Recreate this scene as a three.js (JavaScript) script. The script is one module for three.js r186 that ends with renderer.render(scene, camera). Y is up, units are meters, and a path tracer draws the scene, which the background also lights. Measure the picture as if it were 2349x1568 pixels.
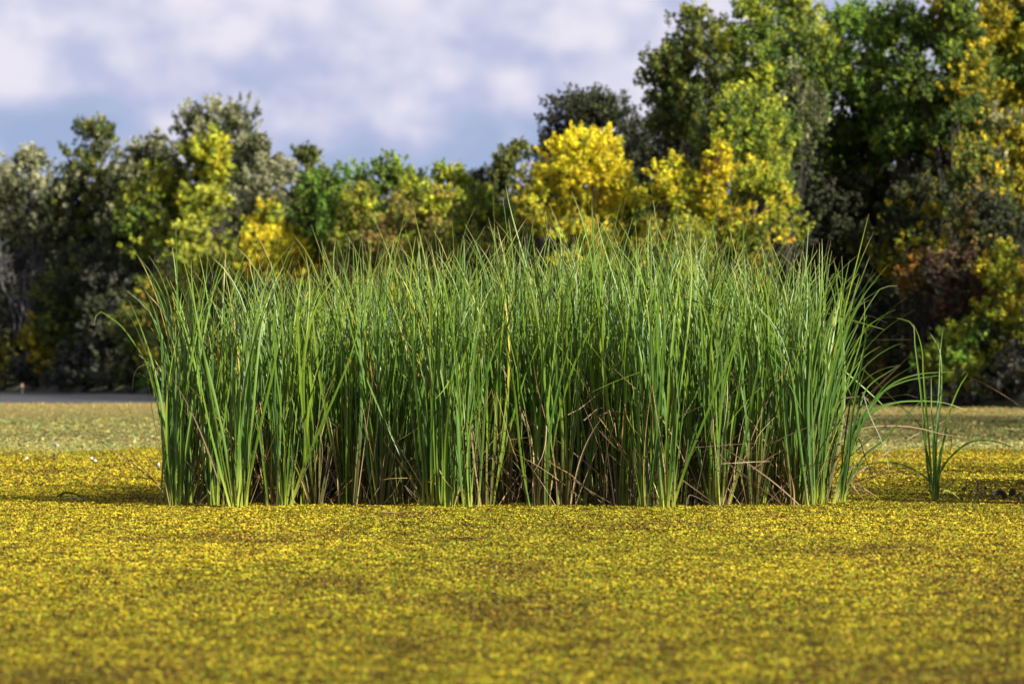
import * as THREE from 'three';
import { mergeGeometries } from 'three/addons/utils/BufferGeometryUtils.js';

// ---------------------------------------------------------------- camera, sky, sun, exposure
const EYE = 1.05, FOC = 8808.6, HORIZON = 845.6, MIDX = 1174.5;      // eye height; focal length, horizon and centre of the 2349 x 1568 photograph
const scene = new THREE.Scene();
const camera = new THREE.PerspectiveCamera(2 * Math.atan(784 / FOC) * 180 / Math.PI, 1024 / 683, 0.5, 3000);
camera.position.set(0, EYE, 0);
camera.rotation.x = Math.atan((HORIZON - 784) / FOC);
camera.focus = 29.6;
camera.userData.fStop = 3.7;
scene.add(camera);

const renderer = new THREE.WebGLRenderer({ antialias: true });
renderer.toneMapping = THREE.LinearToneMapping;
renderer.toneMappingExposure = 2.5;
renderer.shadowMap.enabled = true;

const SUN = new THREE.Vector3(1, 0.72, 0.78).normalize();
const sun = new THREE.DirectionalLight(new THREE.Color().setRGB(1, 0.93, 0.8), 5);
sun.position.copy(SUN).multiplyScalar(300).add(new THREE.Vector3(0, 0, -90));
sun.target.position.set(0, 0, -90);
sun.castShadow = true;
sun.shadow.mapSize.set(4096, 4096);
Object.assign(sun.shadow.camera, { left: -110, right: 110, top: 110, bottom: -110, near: 10, far: 700 });
scene.add(sun, sun.target);

function rng(seed) { let a = seed >>> 0; return () => { a = (a + 0x6d2b79f5) | 0; let t = Math.imul(a ^ (a >>> 15), 1 | a); t = (t + Math.imul(t ^ (t >>> 7), 61 | t)) ^ t; return ((t ^ (t >>> 14)) >>> 0) / 4294967296; }; }
const lerp = (a, b, t) => a + (b - a) * t, clamp = (x, a = 0, b = 1) => Math.min(b, Math.max(a, x)), smooth = (a, b, x) => { const t = clamp((x - a) / (b - a)); return t * t * (3 - 2 * t); };
function hash2(i, j) { let h = Math.imul(i, 374761393) + Math.imul(j, 668265263) | 0; h = Math.imul(h ^ (h >>> 13), 1274126177); return ((h ^ (h >>> 16)) >>> 0) / 4294967296; }
function noise2(x, y) {
  const i = Math.floor(x), j = Math.floor(y), fx = x - i, fy = y - j, u = fx * fx * (3 - 2 * fx), v = fy * fy * (3 - 2 * fy);
  return lerp(lerp(hash2(i, j), hash2(i + 1, j), u), lerp(hash2(i, j + 1), hash2(i + 1, j + 1), u), v);
}
function fbm(x, y, n) { let s = 0, a = 0.5, t = 0; for (let k = 0; k < n; k++) { s += a * noise2(x, y); t += a; a *= 0.5; x = x * 2.03 + 17.1; y = y * 2.03 + 9.7; } return s / t; }

{ // autumn sky: blue low down, broken lavender cloud above
  const W = 4096, H = 2048, data = new Float32Array(W * H * 4), K = 1 / 2.5;
  // the larger cloud puffs: azimuth and elevation in degrees, half widths, strength
  const puffs = [[-6.6, 5.2, 1.0, 0.35, 0.26], [-4.4, 5.2, 0.7, 0.45, 0.34], [-1.2, 5.3, 1.1, 0.5, 0.22], [-0.85, 4.45, 0.32, 0.22, 0.22], [0.1, 4.15, 0.42, 0.3, 0.22], [1.4, 4.2, 0.8, 0.32, 0.2], [0.9, 5.1, 1.6, 0.28, 0.24],
    [-5.5, 4.4, 1.4, 0.4, 0.1], [-6.8, 3.7, 0.9, 0.25, -0.25], [-0.6, 3.4, 1.8, 0.35, -0.18], [0.6, 4.65, 1.0, 0.14, -0.16], [-3.3, 4.7, 0.8, 0.3, -0.1], [-2.2, 3.9, 1.2, 0.3, -0.04]];
  for (let row = 0; row < H; row++) {
    const up = ((row + 0.5) / H - 0.5) * Math.PI, y = Math.sin(up), el = up * 180 / Math.PI, cu = Math.cos(up);
    for (let col = 0; col < W; col++) {
      const o = (row * W + col) * 4; data[o + 3] = 1;
      if (y < 0) { data[o] = 0.24 * K; data[o + 1] = 0.25 * K; data[o + 2] = 0.22 * K; continue; }
      const th = ((col + 0.5) / W - 0.5) * 2 * Math.PI, x = Math.cos(th) * cu, z = Math.sin(th) * cu, s = 1 / (y + 0.42), u = x * s * 24 + 40.3, v = z * s * 19 + 11.2;
      let az = (th + Math.PI / 2) * 180 / Math.PI;
      let d = fbm(u, v, 6), d2 = fbm(u + 0.5, v + 0.22, 4);
      let bias = lerp(-0.03, 0.22, smooth(2.9, 4.5, el));
      if (el < 8 && Math.abs(az) < 12) for (const [pa, pe, ra, re, k] of puffs) { const q = ((az - pa) / ra) ** 2 + ((el - pe) / re) ** 2; if (q < 8) bias += k * Math.exp(-q); }
      const dens = d + bias, cover = smooth(0.24, 0.68, dens), bil = Math.abs(2 * noise2(u * 1.7 + 5, v * 1.9) - 1) * 0.42 + Math.abs(2 * noise2(u * 3.9 + 2, v * 4.3 + 9) - 1) * 0.36 + Math.abs(2 * noise2(u * 8.3, v * 9.1 + 4) - 1) * 0.22, lit = clamp(smooth(0.5, 1.08, dens) * 0.8 + (d - d2) * 0.9 + (0.42 - bil) * 0.75 * cover);
      const blue = [0.36, 0.46, 0.685];
      const cl = [lerp(0.52, 0.83, lit), lerp(0.555, 0.8, lit), lerp(0.77, 0.91, lit)];
      for (let c = 0; c < 3; c++) data[o + c] = lerp(blue[c], cl[c], cover) * K;
    }
  }
  const tex = new THREE.DataTexture(data, W, H, THREE.RGBAFormat, THREE.FloatType);
  tex.mapping = THREE.EquirectangularReflectionMapping; tex.magFilter = THREE.LinearFilter; tex.needsUpdate = true;
  scene.background = tex; scene.environment = tex;
}

// ---------------------------------------------------------------- helpers
const V = (x, y, z) => new THREE.Vector3(x, y, z);
const at = (px, py, d) => V((px - MIDX) / FOC * d, EYE - (py - HORIZON) / FOC * d, -d);         // photograph pixel (2349 wide) at a distance
const depthOf = (py) => EYE * FOC / (py - HORIZON);                                               // distance of the water seen at that height
const counts = new Map();
function numbered(name) { const n = counts.get(name) ?? 0; counts.set(name, n + 1); return n ? `${name}_${String(n).padStart(3, '0')}` : name; }
function tag(o, label, category, group, kind) { if (label) o.userData.label = label; if (category) o.userData.category = category; if (group) o.userData.group = group; if (kind) o.userData.kind = kind; return o; }
function base(name, p, label, category, group) { const g = new THREE.Group(); g.name = numbered(name); g.position.copy(p); scene.add(g); return tag(g, label, category, group); }
function part(name, geo, mat, parent, kind) { const m = new THREE.Mesh(geo, mat); m.name = name; m.castShadow = m.receiveShadow = true; parent.add(m); if (kind) m.userData.kind = kind; return m; }
function single(name, geo, mat, label, category, group, kind) { const m = new THREE.Mesh(geo, mat); m.name = numbered(name); m.castShadow = m.receiveShadow = true; scene.add(m); return tag(m, label, category, group, kind); }
function copy(o, label, group) { const c = o.clone(); c.name = numbered(o.name.replace(/_\d{3}$/, '')); scene.add(c); c.userData = { ...o.userData }; if (label) c.userData.label = label; if (group) c.userData.group = group; return c; }
function geoFrom(pos, idx, col, uv) {
  const g = new THREE.BufferGeometry();
  g.setAttribute('position', new THREE.BufferAttribute(pos instanceof Float32Array ? pos : new Float32Array(pos), 3));
  if (col) g.setAttribute('color', new THREE.BufferAttribute(col instanceof Float32Array ? col : new Float32Array(col), 3));
  if (uv) g.setAttribute('uv', new THREE.BufferAttribute(new Float32Array(uv), 2));
  g.setIndex(new THREE.BufferAttribute(idx instanceof Uint32Array ? idx : new Uint32Array(idx), 1));
  return g;
}
const rgb = (r, g, b) => new THREE.Color().setRGB(r, g, b);

const MAT = {

  blade: new THREE.MeshPhysicalMaterial({ name: 'cattail_leaf', vertexColors: true, color: rgb(0.83, 0.8, 0.72), roughness: 0.44, specularIntensity: 0.6, transmission: 0.28, thickness: 0, side: THREE.DoubleSide }),
  dry: new THREE.MeshPhysicalMaterial({ name: 'dry_leaf', vertexColors: true, color: rgb(0.82, 0.82, 0.82), roughness: 0.75, transmission: 0.2, thickness: 0, side: THREE.DoubleSide }),
  leaf: new THREE.MeshPhysicalMaterial({ name: 'tree_leaf', vertexColors: true, color: rgb(0.84, 0.84, 0.84), roughness: 0.75, transmission: 0.32, thickness: 0, specularIntensity: 0.5, side: THREE.DoubleSide }),
  bark: new THREE.MeshStandardMaterial({ name: 'bark', color: rgb(0.032, 0.027, 0.022), roughness: 0.95 }),
  twig: new THREE.MeshStandardMaterial({ name: 'grey_twig', color: rgb(0.09, 0.088, 0.086), roughness: 0.9 }),
  wetwood: new THREE.MeshStandardMaterial({ name: 'wet_wood', color: rgb(0.03, 0.022, 0.018), roughness: 0.92 }),
  wood: new THREE.MeshStandardMaterial({ name: 'weathered_wood', color: rgb(0.2, 0.13, 0.1), roughness: 0.9 }),
  white: new THREE.MeshStandardMaterial({ name: 'white_down', color: rgb(0.85, 0.83, 0.86), roughness: 0.8 }),
  blue: new THREE.MeshStandardMaterial({ name: 'blue_scrap', color: rgb(0.18, 0.25, 0.4), roughness: 0.5 }),
  black: new THREE.MeshStandardMaterial({ name: 'black_plumage', color: rgb(0.012, 0.012, 0.014), roughness: 0.55 }),
};

// ---------------------------------------------------------------- water, bank, floating plants
const shore = (px) => { const t = (px - MIDX) / FOC, u = (179 * t + 23.9) / (37.8 + 75 * t); return 179 - 75 * u - 25 * smooth(430, 820, px) * (1 - smooth(1770, 1890, px)); };
function noiseTexture(size, make, srgb) {
  const c = new Uint8Array(size * size * 4); for (let j = 0; j < size; j++) for (let i = 0; i < size; i++) { const v = make(i / size, j / size), o = (j * size + i) * 4; c[o] = v[0] * 255; c[o + 1] = v[1] * 255; c[o + 2] = v[2] * 255; c[o + 3] = 255; }
  const t = new THREE.DataTexture(c, size, size, THREE.RGBAFormat); t.wrapS = t.wrapT = THREE.RepeatWrapping; t.magFilter = THREE.LinearFilter; t.minFilter = THREE.LinearMipmapLinearFilter; if (srgb) t.colorSpace = THREE.SRGBColorSpace; t.needsUpdate = true; return t;
}
function tileNoise(u, v, n, seed) { const x = u * n, y = v * n, i = Math.floor(x), j = Math.floor(y), fx = x - i, fy = y - j, a = fx * fx * (3 - 2 * fx), b = fy * fy * (3 - 2 * fy), h = (p, q) => hash2(((p % n) + n) % n + seed * 1013, ((q % n) + n) % n + seed * 331); return lerp(lerp(h(i, j), h(i + 1, j), a), lerp(h(i, j + 1), h(i + 1, j + 1), a), b); }

{
  const ripple = noiseTexture(512, (u, v) => { const h = 0.5 * tileNoise(u, v, 24, 3) + 0.3 * tileNoise(u, v, 60, 4) + 0.2 * tileNoise(u, v, 128, 5); return [h, h, h]; });
  ripple.repeat.set(90, 260);
  const water = new THREE.Mesh(new THREE.PlaneGeometry(900, 900), new THREE.MeshPhysicalMaterial({ name: 'pond_water', color: rgb(0.06, 0.062, 0.06), roughness: 0.5, ior: 1.33, bumpMap: ripple, bumpScale: 0.8 }));
  water.name = 'water'; water.rotation.x = -Math.PI / 2; water.position.z = -380; water.receiveShadow = true; tag(water, 'still open pond water along the far bank', null, null, 'structure'); scene.add(water);

  // far bank: a low earth edge that runs along the shoreline and off to the horizon
  const r = rng(5), pos = [], idx = [], col = [], line = [];
  const edge = [[-400, -560], [-120, -340], ...Array.from({ length: 60 }, (_, k) => { const px = -900 + k * 55, D = shore(px); return [(px - MIDX) / FOC * D + (r() - 0.5) * 0.8, -D + (r() - 0.5) * 0.8]; }), [14.6, -84], [13, -66], [12, -50], [16, -38], [26, -26], [40, -10]];
  const off = [[0, -0.15], [0.35, 0.12], [1.6, 0.35], [8, 0.7], [60, 1.2], [600, 3]];
  edge.forEach(([x, z], k) => {
    for (const [o, h] of off) { const q = Math.hypot(x, z); pos.push(x + o * x / q, h + (o > 0.2 && o < 20 ? (r() - 0.5) * 0.12 : 0), z + o * z / q); const t = 0.7 + 0.5 * r(); col.push(0.05 * t, 0.055 * t, 0.022 * t); }
    if (k) for (let q = 0; q < off.length - 1; q++) { const a = (k - 1) * off.length + q, b = k * off.length + q; idx.push(a, b, a + 1, b, b + 1, a + 1); }
  });
  const g = geoFrom(pos, idx, col); g.computeVertexNormals();
  tag(single('ground', g, new THREE.MeshStandardMaterial({ name: 'bank_earth', vertexColors: true, roughness: 1, side: THREE.DoubleSide })), 'low earth bank under the trees at the far shore', null, null, 'structure');
}

// golden floating fern near, paler pondweed beyond
const goldEdge = (x) => 51 + 5 * (noise2(x * 0.21 + 3, 4.4) - 0.5) + 2.5 * (noise2(x * 1.3, 9.1) - 0.5);
function matColor(x, d) {            // linear colour of the floating plants there, and how brown it is
  const pale = smooth(-1.2, 1.2, d - goldEdge(x) + 3 * (noise2(x * 2.3, d * 0.9) - 0.5));
  const big = fbm(x * 0.35 + 5, d * 0.16 + 2, 3), mid = fbm(x * 1.3 + 31, d * 0.55 + 8, 4), olive = clamp(smooth(0.5, 0.72, big) + 0.75 * (1 - smooth(13, 24, d))), brown = smooth(0.5, 0.75, mid);
  const near = 1 - 0.2 * (1 - smooth(13, 21, d));
  let c = [lerp(0.5, 0.38, olive), lerp(0.402, 0.33, olive), lerp(0.026, 0.02, olive)];
  c = [lerp(c[0], 0.27, brown * 0.36) * near, lerp(c[1], 0.165, brown * 0.36) * near, lerp(c[2], 0.025, brown * 0.36) * near];
  const t = fbm(x * 0.4, d * 0.25 + 40, 3), far = smooth(75, 120, d), p = [lerp(lerp(0.3, 0.4, t), 0.5, far), lerp(lerp(0.3, 0.36, t), 0.41, far), lerp(lerp(0.1, 0.14, t), 0.17, far)];
  return [0, 1, 2].map((k) => lerp(c[k], p[k], pale)).concat(brown, pale);
}
{
  const grain = noiseTexture(1024, (u, v) => { const a = tileNoise(u, v, 150, 1), b = tileNoise(u, v, 64, 2), c = tileNoise(u, v, 12, 6), t = smooth(0.32, 0.68, 0.6 * a + 0.4 * b), s = 0.85 + 0.3 * c; return [clamp((0.42 + 0.55 * t) * s), clamp((0.34 + 0.62 * t) * s), clamp((0.4 + 0.4 * t) * s)]; }, true);
  const relief = noiseTexture(1024, (u, v) => { const h = 0.55 * tileNoise(u, v, 150, 1) + 0.45 * tileNoise(u, v, 64, 2); return [h, h, h]; });
  const pos = [], idx = [], col = [], uv = [], NC = 110, ds = []; for (let d = 7; d < 190; d *= 1.018) ds.push(d);
  ds.forEach((d) => {
    for (let c = 0; c <= NC; c++) {
      const t = (c / NC - 0.5) * 0.56, px = MIDX + t * FOC, lim = Math.min(117 + 5 * (noise2(px * 0.004, 3) - 0.5) + 3 * (noise2(px * 0.03, 8) - 0.5), Math.max(shore(px), 40) + 1.5), dd = Math.min(d, lim), x = t * dd, k = matColor(x, dd);
      const dk = lerp(0.4, 1, k[4]); pos.push(x, 0.006, -dd); col.push(k[0] * dk, k[1] * dk * lerp(0.82, 0.97, k[4]), k[2] * dk); uv.push(x / 2.4, dd / 2.4);
    }
  });
  for (let i = 1; i < ds.length; i++) for (let c = 0; c < NC; c++) { const a = (i - 1) * (NC + 1) + c, b = a + NC + 1; if (pos[b * 3 + 2] === pos[a * 3 + 2] && pos[b * 3 + 5] === pos[a * 3 + 5]) continue; idx.push(a, a + 1, b, a + 1, b + 1, b); }
  const g = geoFrom(pos, idx, col, uv); g.computeVertexNormals();
  single('floating_fern_mat', g, new THREE.MeshPhysicalMaterial({ name: 'floating_fern_mat', vertexColors: true, specularIntensity: 0.15, color: rgb(0.9, 0.9, 0.9), map: grain, bumpMap: relief, bumpScale: 0.012, roughness: 0.9, side: THREE.DoubleSide }), 'unbroken golden to olive mat of floating water fern covering the pond', 'water plants', null, 'stuff');

  // single rosettes of leaves standing proud of the mat
  const rosette = (n, len, wid, seed) => {
    const r = rng(seed), p = [], ix = [], cl = [];
    for (let k = 0; k < n; k++) {
      const a = k / n * 6.283 + r() * 0.7, tilt = 0.15 + r() * 0.75, L = len * (0.7 + 0.5 * r()), w = wid * (0.8 + 0.4 * r()), ca = Math.cos(a), sa = Math.sin(a), i0 = p.length / 3, b = 0.6 + 0.55 * r();
      const q = (f, s) => p.push(ca * f * L * Math.cos(tilt) - sa * s * w, f * L * Math.sin(tilt) + Math.abs(s) * w * 0.25, sa * f * L * Math.cos(tilt) + ca * s * w);
      q(0, 0); q(0.55, 0.5); q(1, 0); q(0.55, -0.5); ix.push(i0, i0 + 1, i0 + 2, i0, i0 + 2, i0 + 3);
      cl.push(b * 0.6, b * 0.6, b * 0.6, b, b, b, b * 1.05, b * 1.02, b, b, b, b);
    }
    return geoFrom(p, ix, cl);
  };
  const fern = new THREE.MeshPhysicalMaterial({ name: 'floating_fern_leaf', vertexColors: true, color: rgb(0.84, 0.84, 0.84), roughness: 0.7, transmission: 0.2, thickness: 0, specularIntensity: 0.25, side: THREE.DoubleSide });
  function scatter(name, geo, bands, seed, size, label) {
    const r = rng(seed), spots = [];
    for (const [d0, d1, per, edge = 1] of bands) {
      const half = (d) => d * 0.1335 * 1.12 + 0.5, area = (d1 - d0) * (half(d0) + half(d1)), n = Math.round(area * per);
      for (let k = 0; k < n; k++) { let d; do d = lerp(d0, d1, r()); while (r() > half(d) / half(d1)); spots.push([(r() * 2 - 1) * half(d), d]); }
    }
    const m = new THREE.InstancedMesh(geo, fern, spots.length), M = new THREE.Matrix4(), e = new THREE.Euler(), q = new THREE.Quaternion(), c = new THREE.Color();
    let used = 0;
    spots.forEach(([x, d]) => {
      if (d > Math.min(117, Math.max(40, shore(MIDX + x / d * FOC))) - 1) return;
      const k = matColor(x, d), s = size(d, r, k), cl = fbm(x * 7 + 3, d * 5.5, 2), fine = noise2(x * 22, d * 15);
      if (!s || (k[4] < 0.5 && cl < 0.36 && r() < 0.45)) return;
      e.set((r() - 0.5) * 0.7, r() * 6.283, (r() - 0.5) * 0.7); q.setFromEuler(e);
      M.compose(V(x, 0.008 + r() * 0.006, -d), q, V(s, s, s)); m.setMatrixAt(used, M);
      const v = r(), pick = v < 0.27 + 0.18 * k[3] ? 1 : v < 0.5 + 0.18 * k[3] ? 2 : 0, j = (0.79 + 0.32 * r()) * (k[4] < 0.5 ? lerp(0.72, 1.22, fine) * lerp(0.85, 1.15, smooth(0.35, 0.65, cl)) : 1), gold = 1 - k[4];
      let a = [k[0], k[1], k[2]];
      if (pick === 1) a = [lerp(a[0], 0.14, 0.9 * gold), lerp(a[1], 0.07, 0.9 * gold), lerp(a[2], 0.016, 0.9 * gold)]; else if (pick === 2) a = [a[0] * 0.72, a[1] * 1.08, a[2]]; else a = [a[0] * 1.42, a[1] * 1.38, a[2] * 1.1];
      c.setRGB(a[0] * j, a[1] * j, a[2] * j); m.setColorAt(used++, c);
    });
    m.count = used; m.name = name; m.castShadow = m.receiveShadow = true; scene.add(m); tag(m, label, 'water plants', null, 'stuff');
  }
  scatter('floating_fern', rosette(6, 0.0108, 0.0076, 11), [[10.5, 16, 3600], [16, 24, 2700], [24, 34, 1700], [34, 54, 560]], 21, (d, r) => (0.7 + 0.7 * r()) * (d > 34 ? 1.55 : d > 24 ? 1.02 : d > 16 ? 0.86 : 0.76), 'small golden yellow and brown floating fern leaves nearest the camera');
  scatter('pondweed', rosette(6, 0.05, 0.035, 12), [[50, 80, 42], [80, 135, 12]], 22, (d, r, k) => (k[4] > 0.5 ? 0.45 + 0.75 * r() * r() : 0), 'pale olive pondweed leaves beyond the golden fern');
}

// ---------------------------------------------------------------- trees and shrubs on the far bank
const PAL = {                                    // [linear colour, weight] and the colour of the outermost tips
  dark: { c: [[[0.032, 0.044, 0.013], 3], [[0.045, 0.06, 0.015], 2], [[0.038, 0.034, 0.016], 1.5]], tip: [0.085, 0.11, 0.02] },  // shade over the wood is put into these dark leaf colours
  deep: { c: [[[0.05, 0.08, 0.012], 3], [[0.08, 0.115, 0.014], 2], [[0.14, 0.155, 0.015], 1.2]], tip: [0.26, 0.27, 0.022] },
  green: { c: [[[0.075, 0.14, 0.012], 3], [[0.12, 0.19, 0.015], 3], [[0.04, 0.07, 0.012], 1]], tip: [0.26, 0.33, 0.02] },
  bright: { c: [[[0.1, 0.22, 0.015], 3], [[0.15, 0.26, 0.015], 2], [[0.05, 0.1, 0.012], 1]], tip: [0.25, 0.36, 0.03] },
  lime: { c: [[[0.25, 0.32, 0.014], 3], [[0.36, 0.4, 0.018], 2], [[0.1, 0.15, 0.014], 1.3]], tip: [0.54, 0.55, 0.03] },
  pale: { c: [[[0.4, 0.44, 0.04], 3], [[0.3, 0.36, 0.025], 2], [[0.13, 0.17, 0.025], 1]], tip: [0.6, 0.6, 0.06] },
  yellow: { c: [[[0.7, 0.56, 0.011], 4], [[0.58, 0.52, 0.011], 2.5], [[0.34, 0.36, 0.012], 1], [[0.15, 0.18, 0.014], 0.5]], tip: [0.86, 0.7, 0.016] },
  gold: { c: [[[0.52, 0.49, 0.012], 3], [[0.36, 0.41, 0.013], 3], [[0.56, 0.42, 0.012], 1], [[0.11, 0.14, 0.012], 1.2]], tip: [0.8, 0.7, 0.025] },
  sage: { c: [[[0.1, 0.122, 0.034], 3], [[0.065, 0.082, 0.022], 3], [[0.18, 0.195, 0.065], 1.4]], tip: [0.43, 0.42, 0.23] },
  olive: { c: [[[0.14, 0.165, 0.014], 3], [[0.21, 0.2, 0.018], 2], [[0.08, 0.11, 0.013], 2], [[0.26, 0.17, 0.025], 0.6]], tip: [0.32, 0.3, 0.025] },
  brown: { c: [[[0.28, 0.18, 0.035], 2], [[0.18, 0.16, 0.02], 2.5], [[0.34, 0.24, 0.09], 0.8], [[0.12, 0.14, 0.016], 2.5]], tip: [0.4, 0.31, 0.05] },
  autumn: { c: [[[0.44, 0.37, 0.01], 2.2], [[0.11, 0.155, 0.012], 3], [[0.48, 0.31, 0.012], 0.6], [[0.26, 0.28, 0.012], 2]], tip: [0.66, 0.53, 0.015] },
  orange: { c: [[[0.4, 0.17, 0.014], 3], [[0.32, 0.19, 0.02], 2], [[0.12, 0.09, 0.02], 2]], tip: [0.5, 0.25, 0.02] },
  rust: { c: [[[0.1, 0.045, 0.028], 3], [[0.12, 0.075, 0.035], 2], [[0.06, 0.06, 0.03], 3]], tip: [0.18, 0.1, 0.05] },
  greyish: { c: [[[0.065, 0.068, 0.045], 3], [[0.095, 0.09, 0.065], 2], [[0.04, 0.046, 0.026], 2]], tip: [0.14, 0.14, 0.105] },
};
function pickColor(pal, r) { let t = 0; for (const [, w] of pal.c) t += w; let v = r() * t; for (const [c, w] of pal.c) if ((v -= w) <= 0) return c; return pal.c[0][0]; }
function limb(a, b, r0, r1, bend, r, sides = 5) {            // one tapered, slightly crooked limb
  const pts = [], n = 4; for (let k = 0; k <= n; k++) { const t = k / n; pts.push(a.clone().lerp(b, t).add(V((r() - 0.5) * bend * Math.sin(t * 3.1), (r() - 0.3) * bend * 0.4 * Math.sin(t * 3.1), (r() - 0.5) * bend * Math.sin(t * 3.1)))); }
  const curve = new THREE.CatmullRomCurve3(pts), g = new THREE.TubeGeometry(curve, 6, 1, sides, false), P = g.attributes.position, c = V(0, 0, 0), q = V(0, 0, 0);
  for (let i = 0; i <= 6; i++) { curve.getPointAt(i / 6, c); const w = lerp(r0, r1, i / 6); for (let j = 0; j <= sides; j++) { const k = i * (sides + 1) + j; q.fromBufferAttribute(P, k).sub(c).multiplyScalar(w).add(c); P.setXYZ(k, q.x, q.y, q.z); } }
  g.computeVertexNormals(); return g;
}
let TREE = 0, LEAVES = 0;
// px: centre, top: top of the crown, w: width of the crown, bot: foot of the crown (all photograph pixels), back: metres behind the waterline
function tree(name, px, top, w, foot0, back, palName, label, o = {}) {
  const bot = px > 470 && px < 1800 && !o.x && top < 560 ? Math.min(foot0, 735) : foot0;
  const r = rng(1000 + 77 * TREE++), D = o.depth ?? shore(px) + back, m = D / FOC, pal = PAL[palName], pal2 = o.mix ? PAL[o.mix] : null;
  const x = o.x ?? (px - MIDX) * m, H = EYE + (HORIZON - top) * m, yb = Math.max(0.15, EYE + (HORIZON - bot) * m), R = w / 2 * m * 1.14, ground = 0.3, h = H - yb;
  const g = base(name, V(x, ground, -D), label, o.cat ?? (name.includes('shrub') ? 'shrub' : 'tree'), o.group);
  const depthR = Math.min(R, o.deep ?? 3.6), ls = (o.leaf ?? 2.95) * D / 3840, lobes = [];
  const nl = o.lobes ?? Math.round(clamp(w * h / m / 900, 14, 60));
  for (let k = 0; k < nl; k++) {
    let a, b, c; do { a = r() * 2 - 1; b = r() * 2 - 1; c = r() * 2 - 1; } while (a * a + b * b + c * c > 1 || a * a + b * b + c * c < 0.18);
    const taper = o.spire ? lerp(1.1, 0.5, (b + 1) / 2) : o.flat ? 1 : lerp(1.0, 0.82, Math.max(0, b)), rl = Math.min(R, h * 0.62) * lerp(0.3, 0.5, r()) * Math.sqrt(10 / Math.max(10, nl) + 0.25);
    lobes.push({ p: V(a * (R * 1.04 - rl * 0.62) * taper, lerp(yb, H, (b + 1) / 2) * 1, c * depthR * 0.8 * taper), r: Math.max(rl, 0.25), pal: pal2 && r() < (o.mixShare ?? 0.35) ? pal2 : pal, tone: 0.75 + 0.5 * r() });
    const L = lobes.at(-1); L.p.y = clamp(L.p.y, yb + L.r * 0.6, H - L.r * 0.75);
  }
  lobes.push({ p: V((r() - 0.5) * R * 0.5, H - R * 0.26, 0), r: R * 0.28, pal, tone: 1 });
  // leaves: sprays on the lobes, leaves round each spray
  const cover = Math.PI / 4 * (w * 0.436) * (h / m * 0.436), n = Math.round((o.density ?? (top < 60 ? 1.35 : 1)) * clamp(cover * 1.32, 600, 26000) * (3.5 / (o.leaf ?? 2.95)) ** 2);
  const perSpray = 16, tot = lobes.reduce((s, l) => s + l.r * l.r, 0), pos = new Float32Array(n * 12), col = new Float32Array(n * 12), idx = new Uint32Array(n * 6);
  let i = 0;
  const A = V(0, 0, 0), B = V(0, 0, 0), C = V(0, 0, 0), N = V(0, 0, 0);
  for (const L of lobes) {
    const want = Math.round(n * L.r * L.r / tot), sprays = Math.max(3, Math.round(want / perSpray));
    for (let s = 0; s < sprays && i < n; s++) {
      let a, b, c, l; do { a = r() * 2 - 1; b = r() * 2 - 1; c = r() * 2 - 1; l = Math.hypot(a, b, c); } while (l > 1 || l < 0.05);
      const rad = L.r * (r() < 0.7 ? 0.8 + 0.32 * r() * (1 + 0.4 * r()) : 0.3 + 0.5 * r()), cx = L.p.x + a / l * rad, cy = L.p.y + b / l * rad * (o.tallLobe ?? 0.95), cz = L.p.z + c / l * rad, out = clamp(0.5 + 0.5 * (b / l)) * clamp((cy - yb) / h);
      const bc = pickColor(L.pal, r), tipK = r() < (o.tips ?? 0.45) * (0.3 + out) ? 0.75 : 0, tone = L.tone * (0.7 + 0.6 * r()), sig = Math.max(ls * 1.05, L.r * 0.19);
      let ax = a / l * 0.65 + (r() - 0.5) * 0.5, ay = b / l * 0.5 + 0.62, az = c / l * 0.65 + (r() - 0.5) * 0.5; { const q = Math.hypot(ax, ay, az) || 1; ax /= q; ay /= q; az /= q; }
      for (let q = 0; q < perSpray && i < n; q++, i++) {
        const al = (r() * 2.6 - 0.7) * sig, gx = (r() + r() + r() - 1.5) * 0.72 * sig + ax * al, gy = (r() + r() + r() - 1.5) * 0.72 * sig + ay * al, gz = (r() + r() + r() - 1.5) * 0.72 * sig + az * al, up = gy;
        A.set(r() - 0.5, r() - 0.5, r() - 0.5).normalize(); N.set(r() - 0.5, r() - 0.5 + 0.25, r() - 0.5).normalize(); B.crossVectors(A, N).normalize();
        const sz = ls * (0.65 + 0.75 * r()), x0 = cx + gx, y0 = Math.max(0.05, cy + up - ground), z0 = cz + gz, j = tone * (0.8 + 0.4 * r()), o4 = i * 12;
        C.crossVectors(A, B).multiplyScalar(sz * 0.16);
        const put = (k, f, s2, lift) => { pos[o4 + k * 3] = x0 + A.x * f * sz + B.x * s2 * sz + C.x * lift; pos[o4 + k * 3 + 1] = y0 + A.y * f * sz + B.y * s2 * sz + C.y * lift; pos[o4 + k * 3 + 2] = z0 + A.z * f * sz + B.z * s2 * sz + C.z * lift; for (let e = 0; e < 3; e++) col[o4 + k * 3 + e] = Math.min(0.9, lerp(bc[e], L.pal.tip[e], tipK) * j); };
        put(0, -0.55, 0, 0); put(1, 0.05, 0.38, 1); put(2, 0.6, 0, 0); put(3, 0.05, -0.38, 1);
        idx.set([i * 4, i * 4 + 1, i * 4 + 2, i * 4, i * 4 + 2, i * 4 + 3], i * 6);
      }
    }
  }
  LEAVES += i;
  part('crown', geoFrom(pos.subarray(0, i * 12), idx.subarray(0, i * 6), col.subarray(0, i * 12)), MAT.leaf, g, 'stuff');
  // trunk and limbs
  const wood = [], foot = V(0, -0.25, 0), tr = clamp(h * 0.024, 0.05, 0.3) * (o.trunk ?? 1), fork = V((r() - 0.5) * R * 0.2, Math.max(0.4, (yb - ground) * 0.6 + h * 0.3), 0);
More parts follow.
